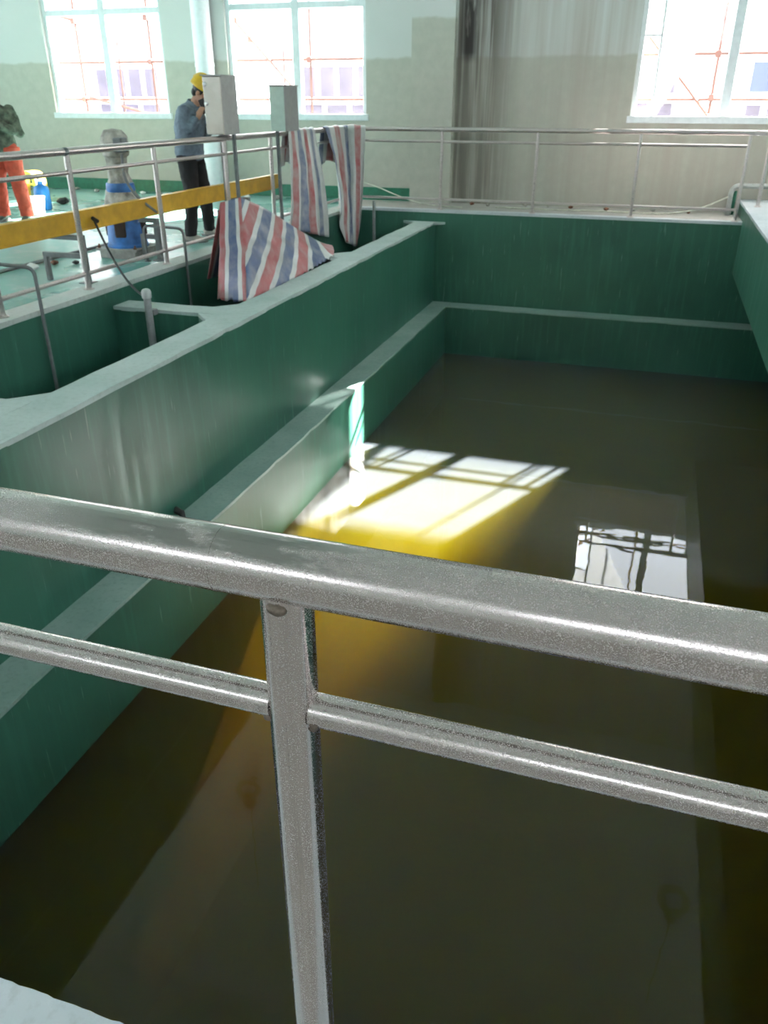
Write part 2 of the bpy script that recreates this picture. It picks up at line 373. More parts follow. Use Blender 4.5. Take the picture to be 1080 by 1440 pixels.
# windows of the far wall and plain glazing of the other walls
def window(n, x0, x1, z0, z1, y, slit=0.0, axis='x', detail=True, transom=2.86):
    root = thing('window_%d' % n, 'white framed window', 'window', (((x0+x1)/2, y, z0) if axis == 'x' else (y, (x0+x1)/2, z0)), kind='structure')
    def part(name, a0, a1, d0, d1, c0, c1, mat, bevel=.006):
        b = (a0, a1, y+d0, y+d1, c0, c1) if axis == 'x' else (y+d0, y+d1, a0, a1, c0, c1)
        return boxo(name, b, mat, root, bevel)
    w = .07
    part('jamb', x0, x0+w, .06, .2, z0, z1, 'frame'); part('jamb', x1-w, x1, .06, .2, z0, z1, 'frame')
    part('head', x0, x1, .06, .2, z1-w, z1, 'frame'); part('sill', x0-.04, x1+.04, -.03, .2, z0-.05, z0+.045, 'frame')
    xm = (x0+x1)/2; mw = .065 if detail else .05
    part('mullion', xm-mw, xm+mw, .07, .19, z0+.045, z1-w, 'frame')
    part('transom', x0+w, xm-mw, .07, .19, transom-.045, transom+.045, 'frame'); part('transom', xm+mw, x1-w, .07, .19, transom-.045, transom+.045, 'frame')
    for a0, a1, s in ((x0+w+slit, xm-mw, 1), (xm+mw, x1-w, 0)):
        for c0, c1 in ((z0+.045, transom-.045), (transom+.045, z1-w)):
            if c0 > transom and s: a0 = x0+w
            part('pane', a0, a1, .12, .128, c0, c1, 'sun_mask' if slit and s else 'pane', 0)
            if slit and s and c0 < 2: part('sash_stile', a0-.035, a0, .10, .15, c0, c1, 'frame', .003); part('pane', x0+w, a0-.035, .12, .128, 2.36, c1, 'sun_mask', 0); part('rail', x0+w, a0-.035, .10, .15, 2.33, 2.36, 'frame', .003)  # added pane and rail shorten the gap, keeping sun off the partition
    return root
WL = ['white two-light window left of the white drain pipe', 'white two-light window behind the two grey cabinets', 'white two-light window right of the rust stained wall, slid slightly open', 'white two-light window beyond the walkway beam', 'white two-light window beyond the worker in orange trousers']
for i, (a, b) in enumerate(WIN):
    w = window(i+1, a, b, Z0, Z1, YW, slit=.25 if i == 2 else 0.0); w['label'] = WL[i]  # gap width set for the sun strip on the ledge
k = 6
for a, b in NW:
    window(k, a, b, 3.3, 4.5, YMIN-.3, detail=False, transom=4.0)['label'] = 'tall white window in the wall behind the near walkway'; k += 1
for a, b in LW:
    window(k, a, b, .9, 5.6, XMIN-.3, axis='y', detail=False, transom=3.4)['label'] = 'tall white window in the side wall beyond the pumps'; k += 1
for a, b in RW:
    window(k, a, b, 3.6, 5.4, XMAX, axis='y', detail=False, transom=4.6)['label'] = 'tall white window in the side wall beyond the walkway beam'; k += 1

# ------------------------------------------------------------------ tank
def wobble_strip(bm, x0, x1, y0, y1, z0, z1, axis, step=.22, amp=.008):
    """a coping slab with slightly uneven hand-trowelled edges"""
    L = (y1-y0) if axis == 'y' else (x1-x0); n = max(2, int(L/step)); prev = None
    for i in range(n+1):
        t = i/n; e0 = random.uniform(-amp, amp); e1 = random.uniform(-amp, amp); ez = random.uniform(-amp, amp)*.4
        if axis == 'y':
            y = y0+(y1-y0)*t; sec = [(x0+e0, y, z0), (x1+e1, y, z0), (x1+e1, y, z1+ez), (x0+e0, y, z1+ez)]
        else:
            x = x0+(x1-x0)*t; sec = [(x, y0+e0, z0), (x, y1+e1, z0), (x, y1+e1, z1+ez), (x, y0+e0, z1+ez)]
        vs = [bm.verts.new(s) for s in sec]
        if prev:
            for q in range(4): bm.faces.new((prev[q], prev[(q+1) % 4], vs[(q+1) % 4], vs[q]))
        else: bm.faces.new(vs)
        prev = vs
    bm.faces.new(prev)
# partition between the tank and the side channel, with its cross walls and corner haunches
CROSS = [(1.2, 1.5), (3.46, 3.78), (6.17, 6.42), (9.15, 9.42)]
bm = bmesh.new(); add_box(bm, XP0, XP1, YN, YF, ZB, ZP-.03)
pw = struct(obj('wall_tank_left', bm, 'green'), 'green painted partition wall with pale coping between tank and side channel', 'wall')
bm = bmesh.new(); wobble_strip(bm, XP0, XP1+.004, YN, YF, ZP-.035, ZP, 'y'); obj('coping', bm, 'coping', pw)
for y0, y1 in CROSS:
    cw = boxo('wall_channel_cross', (XE, XP0, y0, y1, ZB, ZP-.03), 'green')
    struct(cw, {6.17: 'short green cross wall of the channel beside the capped grey pipe', 9.15: 'short green cross wall of the channel behind the crumpled tarpaulin'}.get(y0, 'short green cross wall dividing the side channel'), 'wall')
    bm = bmesh.new(); wobble_strip(bm, XE, XP0, y0, y1, ZP-.035, ZP, 'x', .15, .006)
    h = .2
    add_prism(bm, [(XP0, y0+.01), (XP0-h, y0+.01), (XP0, y0-h)], ZP-.035, ZP-.001)
    add_prism(bm, [(XP0, y1-.01), (XP0, y1+h), (XP0-h, y1-.01)], ZP-.035, ZP-.001)
    obj('coping', bm, 'coping', cw)
    bm = bmesh.new()
    add_prism(bm, [(XP0, y0+.01), (XP0-h, y0+.01), (XP0, y0-h)], ZB, ZP-.035)
    add_prism(bm, [(XP0, y1-.01), (XP0, y1+h), (XP0-h, y1-.01)], ZB, ZP-.035)
    obj('haunch', bm, 'green', cw)
bm = bmesh.new(); h = .22
for z0, z1 in ((ZB, ZP-.035),):
    add_prism(bm, [(XP0, YF), (XP0-h, YF), (XP0, YF-h)], z0, z1)
obj('haunch', bm, 'green', pw)
bm = bmesh.new(); add_prism(bm, [(XP0, YF), (XP0-h, YF), (XP0, YF-h)], ZP-.035, ZP-.001); obj('coping', bm, 'coping', pw)
bm = bmesh.new(); add_prism(bm, [(XP1-.01, YF), (XP1-.01, YF-.16), (XP1+.16, YF)], ZP-.035, ZP-.001); obj('coping', bm, 'coping', pw)
# lower ledges just above the water
bm = bmesh.new(); add_box(bm, XP1, XLD, YN, YF, ZB, ZL-.02); lw = struct(obj('trim_1', bm, 'green'), 'low green ledge along the partition wall just above the water', 'ledge')
bm = bmesh.new(); wobble_strip(bm, XP1, XLD+.003, YN, YF, ZL-.025, ZL, 'y', .2, .006); obj('ledge_top', bm, 'ledge', lw)
bm = bmesh.new(); add_box(bm, XLD, 3.0, YF-.28, YF, ZB, ZL-.02); lf = struct(obj('trim_2', bm, 'green'), 'low green ledge along the far tank wall just above the water', 'ledge')
bm = bmesh.new(); wobble_strip(bm, XLD, 3.0, YF-.283, YF, ZL-.025, ZL, 'x', .2, .006); obj('ledge_top', bm, 'ledge', lf)
# outer tank walls
bm = bmesh.new(); add_box(bm, XE-.25, 3.2, YF, YF+.3, ZB, -.04); o = struct(obj('wall_tank_far', bm, 'green'), 'green painted far wall of the tank below the railing', 'wall')
bm = bmesh.new(); wobble_strip(bm, XE-.25, XR+.02, YF-.004, YF+.16, -.04, 0, 'x', .2, .005); obj('coping', bm, 'white_coping', o)
bm = bmesh.new(); add_box(bm, XE-.25, 3.2, YN-.3, YN, ZB, -.04); o = struct(obj('wall_tank_near', bm, 'green'), 'green near wall of the tank below the near walkway', 'wall')
bm = bmesh.new(); wobble_strip(bm, XE-.25, 3.2, .33, YN+.004, -.04, 0, 'x', .016, .0018); obj('coping', bm, 'white_coping', o)
bm = bmesh.new(); add_box(bm, XE-.3, XE, YN-.3, YF, ZB, -.04); o = struct(obj('wall_channel_left', bm, 'green'), 'green channel wall below the edge of the pump floor', 'wall')
bm = bmesh.new(); wobble_strip(bm, XE-.25, XE+.004, .33, YF, -.04, .002, 'y', .2, .006); obj('coping', bm, 'raw', o)
o = struct(boxo('wall_tank_right', (3.0, 3.2, YN, YF, ZB, 0), 'green'), 'green tank wall hidden beyond the walkway beam', 'wall')
o = struct(boxo('floor_tank', (XE-.3, 3.2, YN-.3, YF+.3, ZB-.2, ZB), 'green'), 'green tank bottom under the murky water', 'floor')
# raised concrete walkway beam on the right
bm = bmesh.new(); add_box(bm, XR, 2.998, YN, YW, -.70, .165); o = struct(obj('walkway_beam', bm, 'green'), 'green concrete walkway beam with white top spanning over the tank', 'beam')
bm = bmesh.new(); wobble_strip(bm, XR-.004, 2.998, YN, YW, .165, .2, 'y', .25, .005); obj('coping', bm, 'white_coping', o)
# water
bm = bmesh.new(); add_box(bm, XLD-.002, 3.002, YN-.002, YF-.278, ZB-.002, ZW)
tag(obj('tank_water', bm, 'water'), 'still murky yellow-brown water filling the tank', 'water', kind='stuff')
ys = [YN] + [v for c in CROSS for v in c] + [YF]
for a, b in zip(ys[::2], ys[1::2]):
    bm = bmesh.new(); add_box(bm, XE+.002, XP0-.002, a+.002, b-.002, -1.6, -1.05)
    tag(obj('channel_water', bm, 'black_water'), 'black water standing in the narrow side channel', 'water', kind='stuff')

# ------------------------------------------------------------------ railings
R_TOP, R_MID, R_POST = .0315, .016, .025
def flange(bm, x, y, z): add_lathe(bm, [(.05, 0), (.05, .004), (.042, .010), (.028, .014), (.026, .03)], (x, y, z), 20)
def weld(p, parent, r=.012, mat='steel', flat=.6):
    bm = bmesh.new(); bmesh.ops.create_icosphere(bm, subdivisions=2, radius=r)
    for v in bm.verts:
        v.co *= 1 + .25*noise.noise(v.co*140); v.co.z *= flat; v.co += Vector(p)
    return obj('weld_bead', bm, mat, parent, smooth=True, angle=180)
# near railing, under the camera
YR = .553; ZT, ZM, ZBOT = 1.124, .965, .15
nr = thing('stainless_railing', 'dusty stainless steel railing with a wiped smear, standing on the near tank edge', 'railing', (0, YR, 0))
NPX = [-3.07, -1.67, -.272, 1.12]
tubeo('top_rail', [(x, YR, ZT) for x in (-4.62, -3, -1, -.5, 0, .5, 1.15, 4)], R_TOP, 'steel', nr, 40)
for a, b in zip([-4.6]+NPX, NPX+[3.9]):
    a2 = a + (R_POST-.004 if a > -4.5 else 0); b2 = b - (R_POST-.004 if b < 3.8 else 0)
    tubeo('mid_rail', [(a2, YR, ZM), ((a+b)/2, YR, ZM), (b2, YR, ZM)], R_MID+.001, 'steel_mid', nr, 28)
for x in NPX:
    p = tubeo('post', [(x, YR, 0), (x, YR, .5), (x, YR, ZT-.02)], R_POST, 'steel_post', nr, 36)
    bm = bmesh.new(); flange(bm, x, YR, 0); obj('flange', bm, 'steel', nr, smooth=True)
weld((-.272+.001, YR-.0195, ZT-.0290), nr, .0115, 'weld', .6)
weld((-.272+.0235, YR-.008, ZM-.0145), nr, .0065, 'weld', .8); weld((-.272+.0265, YR-.014, ZM-.008), nr, .005, 'weld', 1)
weld((-.272-.024, YR-.010, ZM-.012), nr, .006, 'weld', .8)
tubeo('joint_collar', [(-.335, YR, ZT), (-.3338, YR, ZT)], R_TOP+.0004, 'steel', nr, 40)
# far railing
FY = YF+.07
fr_ = thing('stainless_railing', 'long stainless steel railing along the far tank edge in front of the stained wall', 'railing', (-1, FY, 0))
FPX = [-4.72, -3.18, -1.75, -.32, 1.10]
tubeo('top_rail', [(-4.72, FY, ZT), (-2, FY, ZT), (1, FY, ZT), (4.4, FY, ZT)], R_TOP, 'steel_far', fr_, 20)
for a, b in zip(FPX, FPX[1:]):
    tubeo('mid_rail', [(a+.022, FY, ZM-.005), (b-.022, FY, ZM-.005)], R_MID+.003, 'steel_far', fr_, 14)
    tubeo('bottom_rail', [(a+.022, FY, ZBOT), (b-.022, FY, ZBOT)], R_MID+.003, 'steel_far', fr_, 14)
for x in FPX:
    tubeo('post', [(x, FY, 0), (x, FY, ZT-.02)], R_POST-.003, 'steel_far', fr_, 16)
    bm = bmesh.new(); flange(bm, x, FY, 0); obj('flange', bm, 'steel_far', fr_, smooth=True)
for x, y in ((1.36, FY), (1.62, FY), (2.9, FY)):
    tubeo('post', [(x, y, .2), (x, y, ZT-.02)], R_POST, 'steel_far', fr_, 16)
    bm = bmesh.new(); flange(bm, x, y, .2); obj('flange', bm, 'steel_far', fr_, smooth=True)
# railing of the pump floor
LX = -4.72
lr = thing('stainless_railing', 'stainless steel railing along the pump floor, hung with striped tarpaulins', 'railing', (LX, 7, 0))
LPY = [1.0, 2.35, 3.65, 4.95, 6.03, 7.33, 8.77, 9.98, 11.3, 12.4]
tubeo('top_rail', [(LX, .6, ZT), (LX, 6.0, ZT)], R_TOP, 'steel_far', lr, 20)
tubeo('top_rail', [(LX, 6.02, ZT), (LX, FY-.02, ZT)], R_TOP, 'steel_far', lr, 20)
tubeo('joint_collar', [(LX, 5.985, ZT), (LX, 6.03, ZT)], R_TOP+.0025, 'pvc_grey', lr, 20)
for a, b in zip(LPY, LPY[1:]):
    tubeo('mid_rail', [(LX, a+.022, ZM), (LX, b-.022, ZM)], R_MID+.002, 'steel_far', lr, 14)
    tubeo('bottom_rail', [(LX, a+.022, .135), (LX, b-.022, .135)], R_MID+.003, 'steel_far', lr, 14)
for y in LPY:
    tubeo('post', [(LX, y, 0), (LX, y, ZT-.02)], R_POST, 'steel_far', lr, 16)
    bm = bmesh.new(); flange(bm, LX, y, 0); obj('flange', bm, 'steel_far', lr, smooth=True)

# ------------------------------------------------------------------ yellow beam on its bracket stands
bm = bmesh.new()
XB = -5.05
add_box(bm, XB-.005, XB+.005, 1.0, 10.85, .425, .595)
add_box(bm, XB-.06, XB+.018, 1.0, 10.85, .587, .599); add_box(bm, XB-.06, XB+.018, 1.0, 10.85, .421, .433)
tag(obj('steel_beam', bm, 'yellow'), 'long yellow painted steel channel beam behind the railing of the pump floor', 'beam')
def stand(y, label, xe=-5.34):
    t = thing('bracket_stand', label, 'bracket', (-4.9, y, 0), 'grey bracket stands under the yellow beam')
    boxo('post', (-4.925, -4.875, y-.025, y+.025, .008, .42), 'pvc_grey', t, .004)
    boxo('foot_plate', (-4.96, -4.84, y-.06, y+.06, 0, .008), 'pvc_grey', t)
    boxo('arm', (xe, -4.925, y-.022, y+.022, .376, .42), 'pvc_grey', t, .004)
    boxo('arm', (xe, -4.925, y-.022, y+.022, .215, .259), 'pvc_grey', t, .004)
    boxo('end_post', (xe, xe+.04, y-.022, y+.022, 0, .215), 'pvc_grey', t, .004)
    return t
stand(6.27, 'grey steel bracket stand under the yellow beam beside the joined railing post')
stand(7.5, 'grey steel bracket stand under the yellow beam right of the blue pump', -5.10)
stand(9.6, 'grey steel bracket stand under the yellow beam behind the crumpled tarpaulin')
stand(4.3, 'grey steel bracket stand under the yellow beam beside the bent pipe'); stand(2.2, 'grey steel bracket stand under the near end of the yellow beam')
# bent pipes dipping into the channel
for y, lab in ((5.2, 'thin grey bent pipe dipping into the channel left of the black cable'), (7.44, 'thin grey bent pipe dipping into the channel next to the crumpled tarpaulin')):
    t = thing('bent_pipe', lab, 'pipe', (-4.55, y, 0), 'bent pipes over the channel edge')
    tubeo('pipe', bend([(-5.0, y-.03, 0), (-5.0, y-.03, .36), (-4.555, y, .34), (-4.555, y, -.9)], .07), .0145, 'pvc_grey', t)
    bm = bmesh.new(); add_lathe(bm, [(.035, 0), (.035, .008), (.017, .012)], (-5.0, y-.03, 0), 16); obj('flange', bm, 'pvc_grey', t)
# capped vertical pipe and its cable
t = thing('capped_pipe', 'upright grey plastic pipe with a domed cap standing in the channel', 'pipe', (-4.17, 6.09, -1.6))
tubeo('pipe', [(-4.17, 6.09, -1.6), (-4.17, 6.09, -.02)], .033, 'grey_pipe', t, 20)
bm = bmesh.new(); add_lathe(bm, [(.042, -.05), (.043, .0), (.036, .018), (.02, .028), (.001, .031)], (-4.17, 6.09, 0), 20); obj('cap', bm, 'grey_pipe_light', t, smooth=True)
boxo('clamp', (-4.185, -4.13, 6.11, 6.175, -.21, -.16), 'pvc_grey', t, .005)
def catenary(a, b, sag, n=18):
    a, b = Vector(a), Vector(b)
    return [a.lerp(b, i/n) + Vector((0, 0, -sag*4*(i/n)*(1-i/n))) for i in range(n+1)]
pts = catenary((-5.02, 6.65, .51), (-4.2, 6.08, -.03), .12)
t = thing('black_cable', 'black cable drooping from the yellow beam to the capped grey pipe', 'cable', (-4.6, 6.3, .1))
tubeo('cable', pts, .011, 'rubber', t, 10)
tubeo('plug', [(-5.032, 6.655, .515), (-4.96, 6.62, .495)], .019, 'rubber', t, 12)
tag(tubeo('floor_pipe', [(-5.95, 4.0, .02), (-5.98, 6.3, .02), (-6.0, 8.9, .02)], .018, 'pvc_grey'), 'thin grey pipe lying on the teal floor behind the bracket stands', 'pipe')
# grey upright pipe at the far end of the channel
tag(tubeo('channel_pipe', [(-4.2, 12.52, -1.6), (-4.2, 12.52, .12)], .024, 'grey_pipe'), 'thin grey pipe rising from the far end of the side channel', 'pipe')

# ------------------------------------------------------------------ electrical cabinets on the railing
def cabinet(x0, x1, y0, y1, z0, z1, front, label, locks, legs, ly):
    t = thing('control_cabinet', label, 'cabinet', ((x0+x1)/2, (y0+y1)/2, 0), 'control cabinets on the pump floor railing')
    boxo('body', (x0, x1, y0+.012, y1, z0, z1), 'cab_edge', t, .006)
    d = boxo('door', (x0+.004, x1-.004, y0, y0+.012, z0+.006, z1-.006), front, t, .004)
    for z in locks:
        bm = bmesh.new(); add_lathe(bm, [(.02, 0), (.02, .014), (.015, .02)], (0, 0, 0), 16)
        for v in bm.verts: v.co = Vector((x0+.03 + v.co.x, y0 - v.co.z, z + v.co.y))
        obj('lock', bm, 'white_plastic', d, smooth=True)
    boxo('rain_lip', (x0-.01, x1+.01, y0-.02, y1+.005, z1, z1+.012), 'cab_edge', t)
    for x in legs:
        boxo('leg', (x-.018, x+.018, ly, ly+.036, 0, z0), 'pvc_grey', t, .003)
    return t
cabinet(-4.82, -4.60, 8.58, 8.94, 1.165, 1.735, 'cabinet', 'tall grey steel control cabinet with two pale round locks in front of the yellow helmet', (1.66, 1.47), (-4.79, -4.635), 8.84)
cabinet(-4.70, -4.50, 9.98, 10.40, 1.16, 1.66, 'cab_mint', 'smaller grey control cabinet with a mint front behind the striped tarpaulins', (), (-4.645,), 10.03)

# ------------------------------------------------------------------ vertical pump
px, py = -5.37, 7.64
t = thing('vertical_pump', 'dusty vertical pump with a blue base and a plastic-wrapped motor', 'pump', (px, py, 0))
boxo('plinth', (px-.22, px+.22, py-.22, py+.22, 0, .08), 'stone', t, .01)
boxo('base_plate', (px-.25, px+.25, py-.24, py+.24, .08, .105), 'stone', t, .004)
bm = bmesh.new(); add_lathe(bm, [(.215, .105), (.215, .13), (.205, .14), (.195, .3), (.18, .42), (.17, .50), (.2, .51), (.2, .53)], (px, py, 0), 32)
lan = obj('lantern', bm, 'pump_blue', t, smooth=True)
for k in range(4):
    a = math.radians(-75 + 90*k); c = Vector((px + .165*math.cos(a), py + .165*math.sin(a), .30))
    bm = bmesh.new(); add_box(bm, -.06, .06, -.045, .045, -.09, .09); o = obj('opening', bm, 'hollow_shade', lan, bevel=.02)  # solid dark block, its colour stands in for shade inside the lantern
    o.matrix_parent_inverse = Matrix.Translation(-t.location); o.location = c; o.rotation_euler = (0, 0, a + math.pi/2); o.matrix_parent_inverse = Matrix.Identity(4)
    bm = bmesh.new(); add_tube(bm, [(c.x*1, c.y, .2), (c.x, c.y, .42)], .012, 8); o2 = obj('tie_rod', bm, 'rust', lan)
    o2.matrix_parent_inverse = Matrix.Identity(4)
def wrinkled_lathe(prof, c, seg, amp, fr):
    bm = bmesh.new(); add_lathe(bm, prof, c, seg)
    for v in bm.verts:
        d = Vector((v.co.x-c[0], v.co.y-c[1], 0))
        if d.length > .02: v.co += d.normalized()*amp*noise.noise(Vector((v.co.x*fr, v.co.y*fr, v.co.z*fr*.7)))
    return bm
def prof_fine(p, n=6):
    out = []
    for (r0, z0), (r1, z1) in zip(p, p[1:]):
        out += [(r0+(r1-r0)*i/n, z0+(z1-z0)*i/n) for i in range(n)]
    return out + [p[-1]]
obj('motor_cover', wrinkled_lathe(prof_fine([(.185, .53), (.18, .58), (.155, .64), (.14, .67)]), (px, py, 0), 40, .03, 16), 'dust_plastic', t, smooth=True, angle=70)
bm = bmesh.new(); add_lathe(bm, [(.150, .655), (.152, .66), (.140, .735), (.132, .74)], (px, py, 0), 32); obj('band', bm, 'pump_blue', t, smooth=True)
obj('motor_neck', wrinkled_lathe(prof_fine([(.128, .735), (.112, .78), (.10, .92), (.108, .98)]), (px, py, 0), 36, .02, 18), 'dust_plastic', t, smooth=True, angle=70)
obj('motor_hood', wrinkled_lathe(prof_fine([(.112, .98), (.132, 1.0), (.142, 1.1), (.132, 1.18), (.09, 1.235), (.001, 1.25)]), (px, py, 0), 36, .018, 14), 'dust_plastic', t, smooth=True, angle=70)
boxo('terminal_box', (px+.07, px+.17, py-.13, py-.01, 1.03, 1.17), 'pvc_grey', t, .015)
tubeo('power_lead', bend([(px+.14, py-.1, 1.02), (px+.15, py-.13, .8), (px+.24, py-.1, .62), (px+.42, py-.02, .46)], .1), .014, 'pvc_grey', t, 10)
for dx, dy in ((-.22, -.21), (.22, -.21), (-.22, .21), (.22, .21)):
    bm = bmesh.new(); add_lathe(bm, [(.018, .105), (.018, .125), (.009, .127), (.009, .145)], (px+dx, py+dy, 0), 6); obj('anchor_bolt', bm, 'rust', t)

# ------------------------------------------------------------------ striped tarpaulins
def cloth(name, grid, uvf, label, thick=.004, mat='tarp'):
    """grid: rows of points; uvf(i, j, face_row, face_col) -> (u, v)"""
    bm = bmesh.new(); uv = bm.loops.layers.uv.new('UVMap')
    V = [[bm.verts.new(p) for p in row] for row in grid]
    for i in range(len(V)-1):
        for j in range(len(V[0])-1):
            f = bm.faces.new((V[i][j], V[i][j+1], V[i+1][j+1], V[i+1][j]))
            for l, (a, b) in zip(f.loops, ((i, j), (i, j+1), (i+1, j+1), (i+1, j))): l[uv].uv = uvf(a, b, i, j)
    me = bpy.data.meshes.new(name); bm.to_mesh(me); bm.free(); me.materials.append(M[mat])
    for p in me.polygons: p.use_smooth = True
    o = bpy.data.objects.new(name, me); C.objects.link(o)
    md = o.modifiers.new('thick', 'SOLIDIFY'); md.thickness = thick; md.offset = 0
    return tag(o, label, 'tarpaulin', 'striped tarpaulins by the side channel')
def hang(name, top, bottom, backdrop, zrail, label, u0, du, folds, amp, out, hem=None, ncol=70, nrow=46):
    """sheet folded over a rail: top(u) on the rail, bottom(u) the front hem, backdrop the length behind; out(u) outward normal"""
    rows = []; R = R_TOP + .012
    for i in range(nrow+1):
        s = i/nrow; row = []
        for j in range(ncol+1):
            u = j/ncol; T = Vector(top(u)); B = Vector(bottom(u)); n = Vector(out(u)).normalized()
            ph = folds*2*math.pi*u + 1.3*math.sin(5*u)
            if s < .22:                                   # back side
                k = 1 - s/.22; p = T - n*(R + .03*k) + Vector((0, 0, -backdrop*k*(1+.15*math.sin(3+7*u)))); w = k
                p -= n*amp*.7*w*(math.sin(ph*1.1+1)+1)
            elif s < .34:                                 # over the rail
                a = math.pi*(1 - (s-.22)/.12); p = T + n*math.cos(a)*R + Vector((0, 0, math.sin(a)*R))
                p += Vector((0, 0, .012*max(0, math.sin(ph))))*math.sin(a)
            else:
                k = (s-.34)/.66; p = (T + n*R).lerp(B, k); w = min(1, k*3)*(.55+.45*k)
                if hem: p.z += hem(u)*k
                p += n*amp*w*(math.sin(ph + .8*k) + .35*math.sin(2.3*ph + 2*k))
                p += n*.03*math.sin(math.pi*k)
                p += Vector((noise.noise(Vector((p.y*5, p.z*3, 1)))*.02,)*2 + (0,))*w
            row.append(p)
        rows.append(row)
    return cloth(name, rows, lambda i, j, a, b: (u0 + du*j/ncol, i/nrow), label, mat='tarp_faded')
hang('striped_tarpaulin', lambda u: (LX, 10.45+.90*u, ZT), lambda u: (LX+.19, 9.95+1.38*u, .02-.30*u), .42, ZT,
     'long striped tarpaulin hanging over the railing, its hem behind the crumpled tarpaulin', .02, .86, 4.5, .035, lambda u: (1, 0, 0))
def t2(u):
    if u < .6: return (LX, 11.78 + .90*u/.6, ZT)
    return (LX + .32*(u-.6)/.4, FY, ZT)
hang('striped_tarpaulin', t2, lambda u: (-4.53+.12*u, 11.85+.62*u, -.50+.05*math.sin(6*u)), .5, ZT,
     'striped tarpaulin bunched over the corner of the railing, reaching down into the channel', .33, .74, 3.2, .03, lambda u: (1, 0, 0) if u < .55 else (.55, -1, 0),
     hem=lambda u: .75*max(0, 1-u/.22) + .35*max(0, (u-.85)/.15))
# crumpled sheet heaped over the channel
cols = [((-4.25, 7.30, -.12), (-4.03, 7.31, .62), (-4.02, 7.06, -.27)), ((-4.28, 7.62, -.14), (-3.89, 7.48, .655), (-3.575, 6.84, -.22)),
        ((-4.28, 8.15, -.14), (-3.88, 7.98, .50), (-3.565, 7.45, -.21)), ((-4.25, 8.6, -.14), (-3.88, 8.48, .31), (-3.56, 8.0, -.20)),
        ((-4.2, 9.0, -.13), (-3.86, 8.95, .12), (-3.56, 8.45, -.18)), ((-4.1, 9.35, -.12), (-3.80, 9.28, -.02), (-3.55, 8.75, -.16)), ((-4.0, 9.5, -.12), (-3.72, 9.46, -.08), (-3.52, 9.0, -.13))]
def cr(a, b, c, d, t): return .5*((2*b) + (c-a)*t + (2*a-5*b+4*c-d)*t*t + (3*b-a-3*c+d)*t**3)
cv = [[Vector(p) for p in c] for c in cols]; dense = []
for i in range(len(cv)-1):
    n = 12
    for k in range(n + (1 if i == len(cv)-2 else 0)):
        t_ = k/n; q = []
        for m_ in range(3):
            if i == 0: q.append(cv[0][m_].lerp(cv[1][m_], t_))
            else: q.append(cr(cv[max(i-1, 1)][m_], cv[i][m_], cv[i+1][m_], cv[min(i+2, len(cv)-1)][m_], t_))
        dense.append((q, i + t_))
rows = []; base = []
NB, NF = 10, 30
for q, t_ in dense:
    row = []; base.append([q[0].lerp(q[1], i/NB) for i in range(NB)] + [q[1].lerp(q[2], i/NF) for i in range(NF+1)])
    for i in range(NB): row.append(q[0].lerp(q[1], i/NB))
    for i in range(NF+1):
        k = i/NF; p = q[1].lerp(q[2], k)
        bulge = math.sin(math.pi*k)*(.05 if t_ > 1 else .02)
        p += Vector((.7, -.3, .6))*bulge*.5
        w = math.sin(math.pi*min(1, k*1.02))
        p += Vector((.6, -.5, .3))*w*(.03*noise.noise(Vector((p.y*4, p.z*6, 3.3))) + .016*noise.noise(Vector((p.y*11, p.z*12, 8))) + .012*math.sin(22*(p.y*.7+p.z)))
        if k > .8: p += Vector((0, .02*math.sin(30*t_), .012*(1+math.sin(17*t_))))*(k-.8)*5
        row.append(p)
    rows.append(row)
def uv3(i, j, a, b):
    p = base[i][j]
    if dense[a][1] < 1: return (.1 + .42*dense[i][1], 0)
    return ((p.y-7)*.42 - p.z*.85 + .3, 0)
cloth('striped_tarpaulin', rows, uv3, 'crumpled striped tarpaulin heaped like a tent against the partition coping')

# ------------------------------------------------------------------ small things on the pump floor
t = thing('step_stool', 'yellow plastic stool with rounded shoulders near the green skirting', 'stool', (-10.15, 11.9, 0))
bm = bmesh.new()
prof = bend([(-.25, 0, 0), (-.19, 0, .45), (.17, 0, .45), (.23, 0, 0)], .14, 8)
ins = bend([(-.185, 0, 0), (-.135, 0, .40), (.115, 0, .40), (.165, 0, 0)], .11, 8)
for y0, y1 in ((11.75, 12.03),):
    a = [[bm.verts.new((-10.1+p.x, y, p.z)) for p in L] for L in (prof, ins) for y in (y0, y1)]
    for i in range(len(prof)-1):
        bm.faces.new((a[0][i], a[0][i+1], a[1][i+1], a[1][i])); bm.faces.new((a[2][i], a[3][i], a[3][i+1], a[2][i+1]))
        bm.faces.new((a[0][i], a[2][i], a[2][i+1], a[0][i+1])); bm.faces.new((a[1][i], a[1][i+1], a[3][i+1], a[3][i]))
    for i in (0, -1): bm.faces.new((a[0][i], a[1][i], a[3][i], a[2][i]))
obj('shell', bm, 'stool_yellow', t, smooth=True); boxo('rib', (-10.23, -9.98, 11.87, 11.91, .22, .25), 'stool_yellow', t)
t = thing('bucket', 'white plastic bucket standing behind the orange trousers', 'bucket', (-8.62, 10.15, 0))
bm = bmesh.new(); add_lathe(bm, [(.10, 0), (.13, .24), (.14, .245), (.14, .26), (.125, .26), (.098, .02)], (-8.62, 10.15, 0), 24); obj('shell', bm, 'white_plastic', t, smooth=True)
tubeo('handle', [(-8.62+.14*math.cos(a), 10.15-.05, .25-.1*math.sin(a)) for a in [i*math.pi/10 for i in range(11)]], .004, 'pvc_grey', t, 6)
t = thing('jerrycan', 'blue plastic can on the floor behind the white bucket', 'can', (-8.98, 10.75, 0))
bm = bmesh.new(); add_lathe(bm, [(.10, 0), (.115, .02), (.115, .28), (.1, .33), (.04, .37), (.04, .41)], (-8.98, 10.75, 0), 20); obj('body', bm, 'blue_plastic', t, smooth=True)
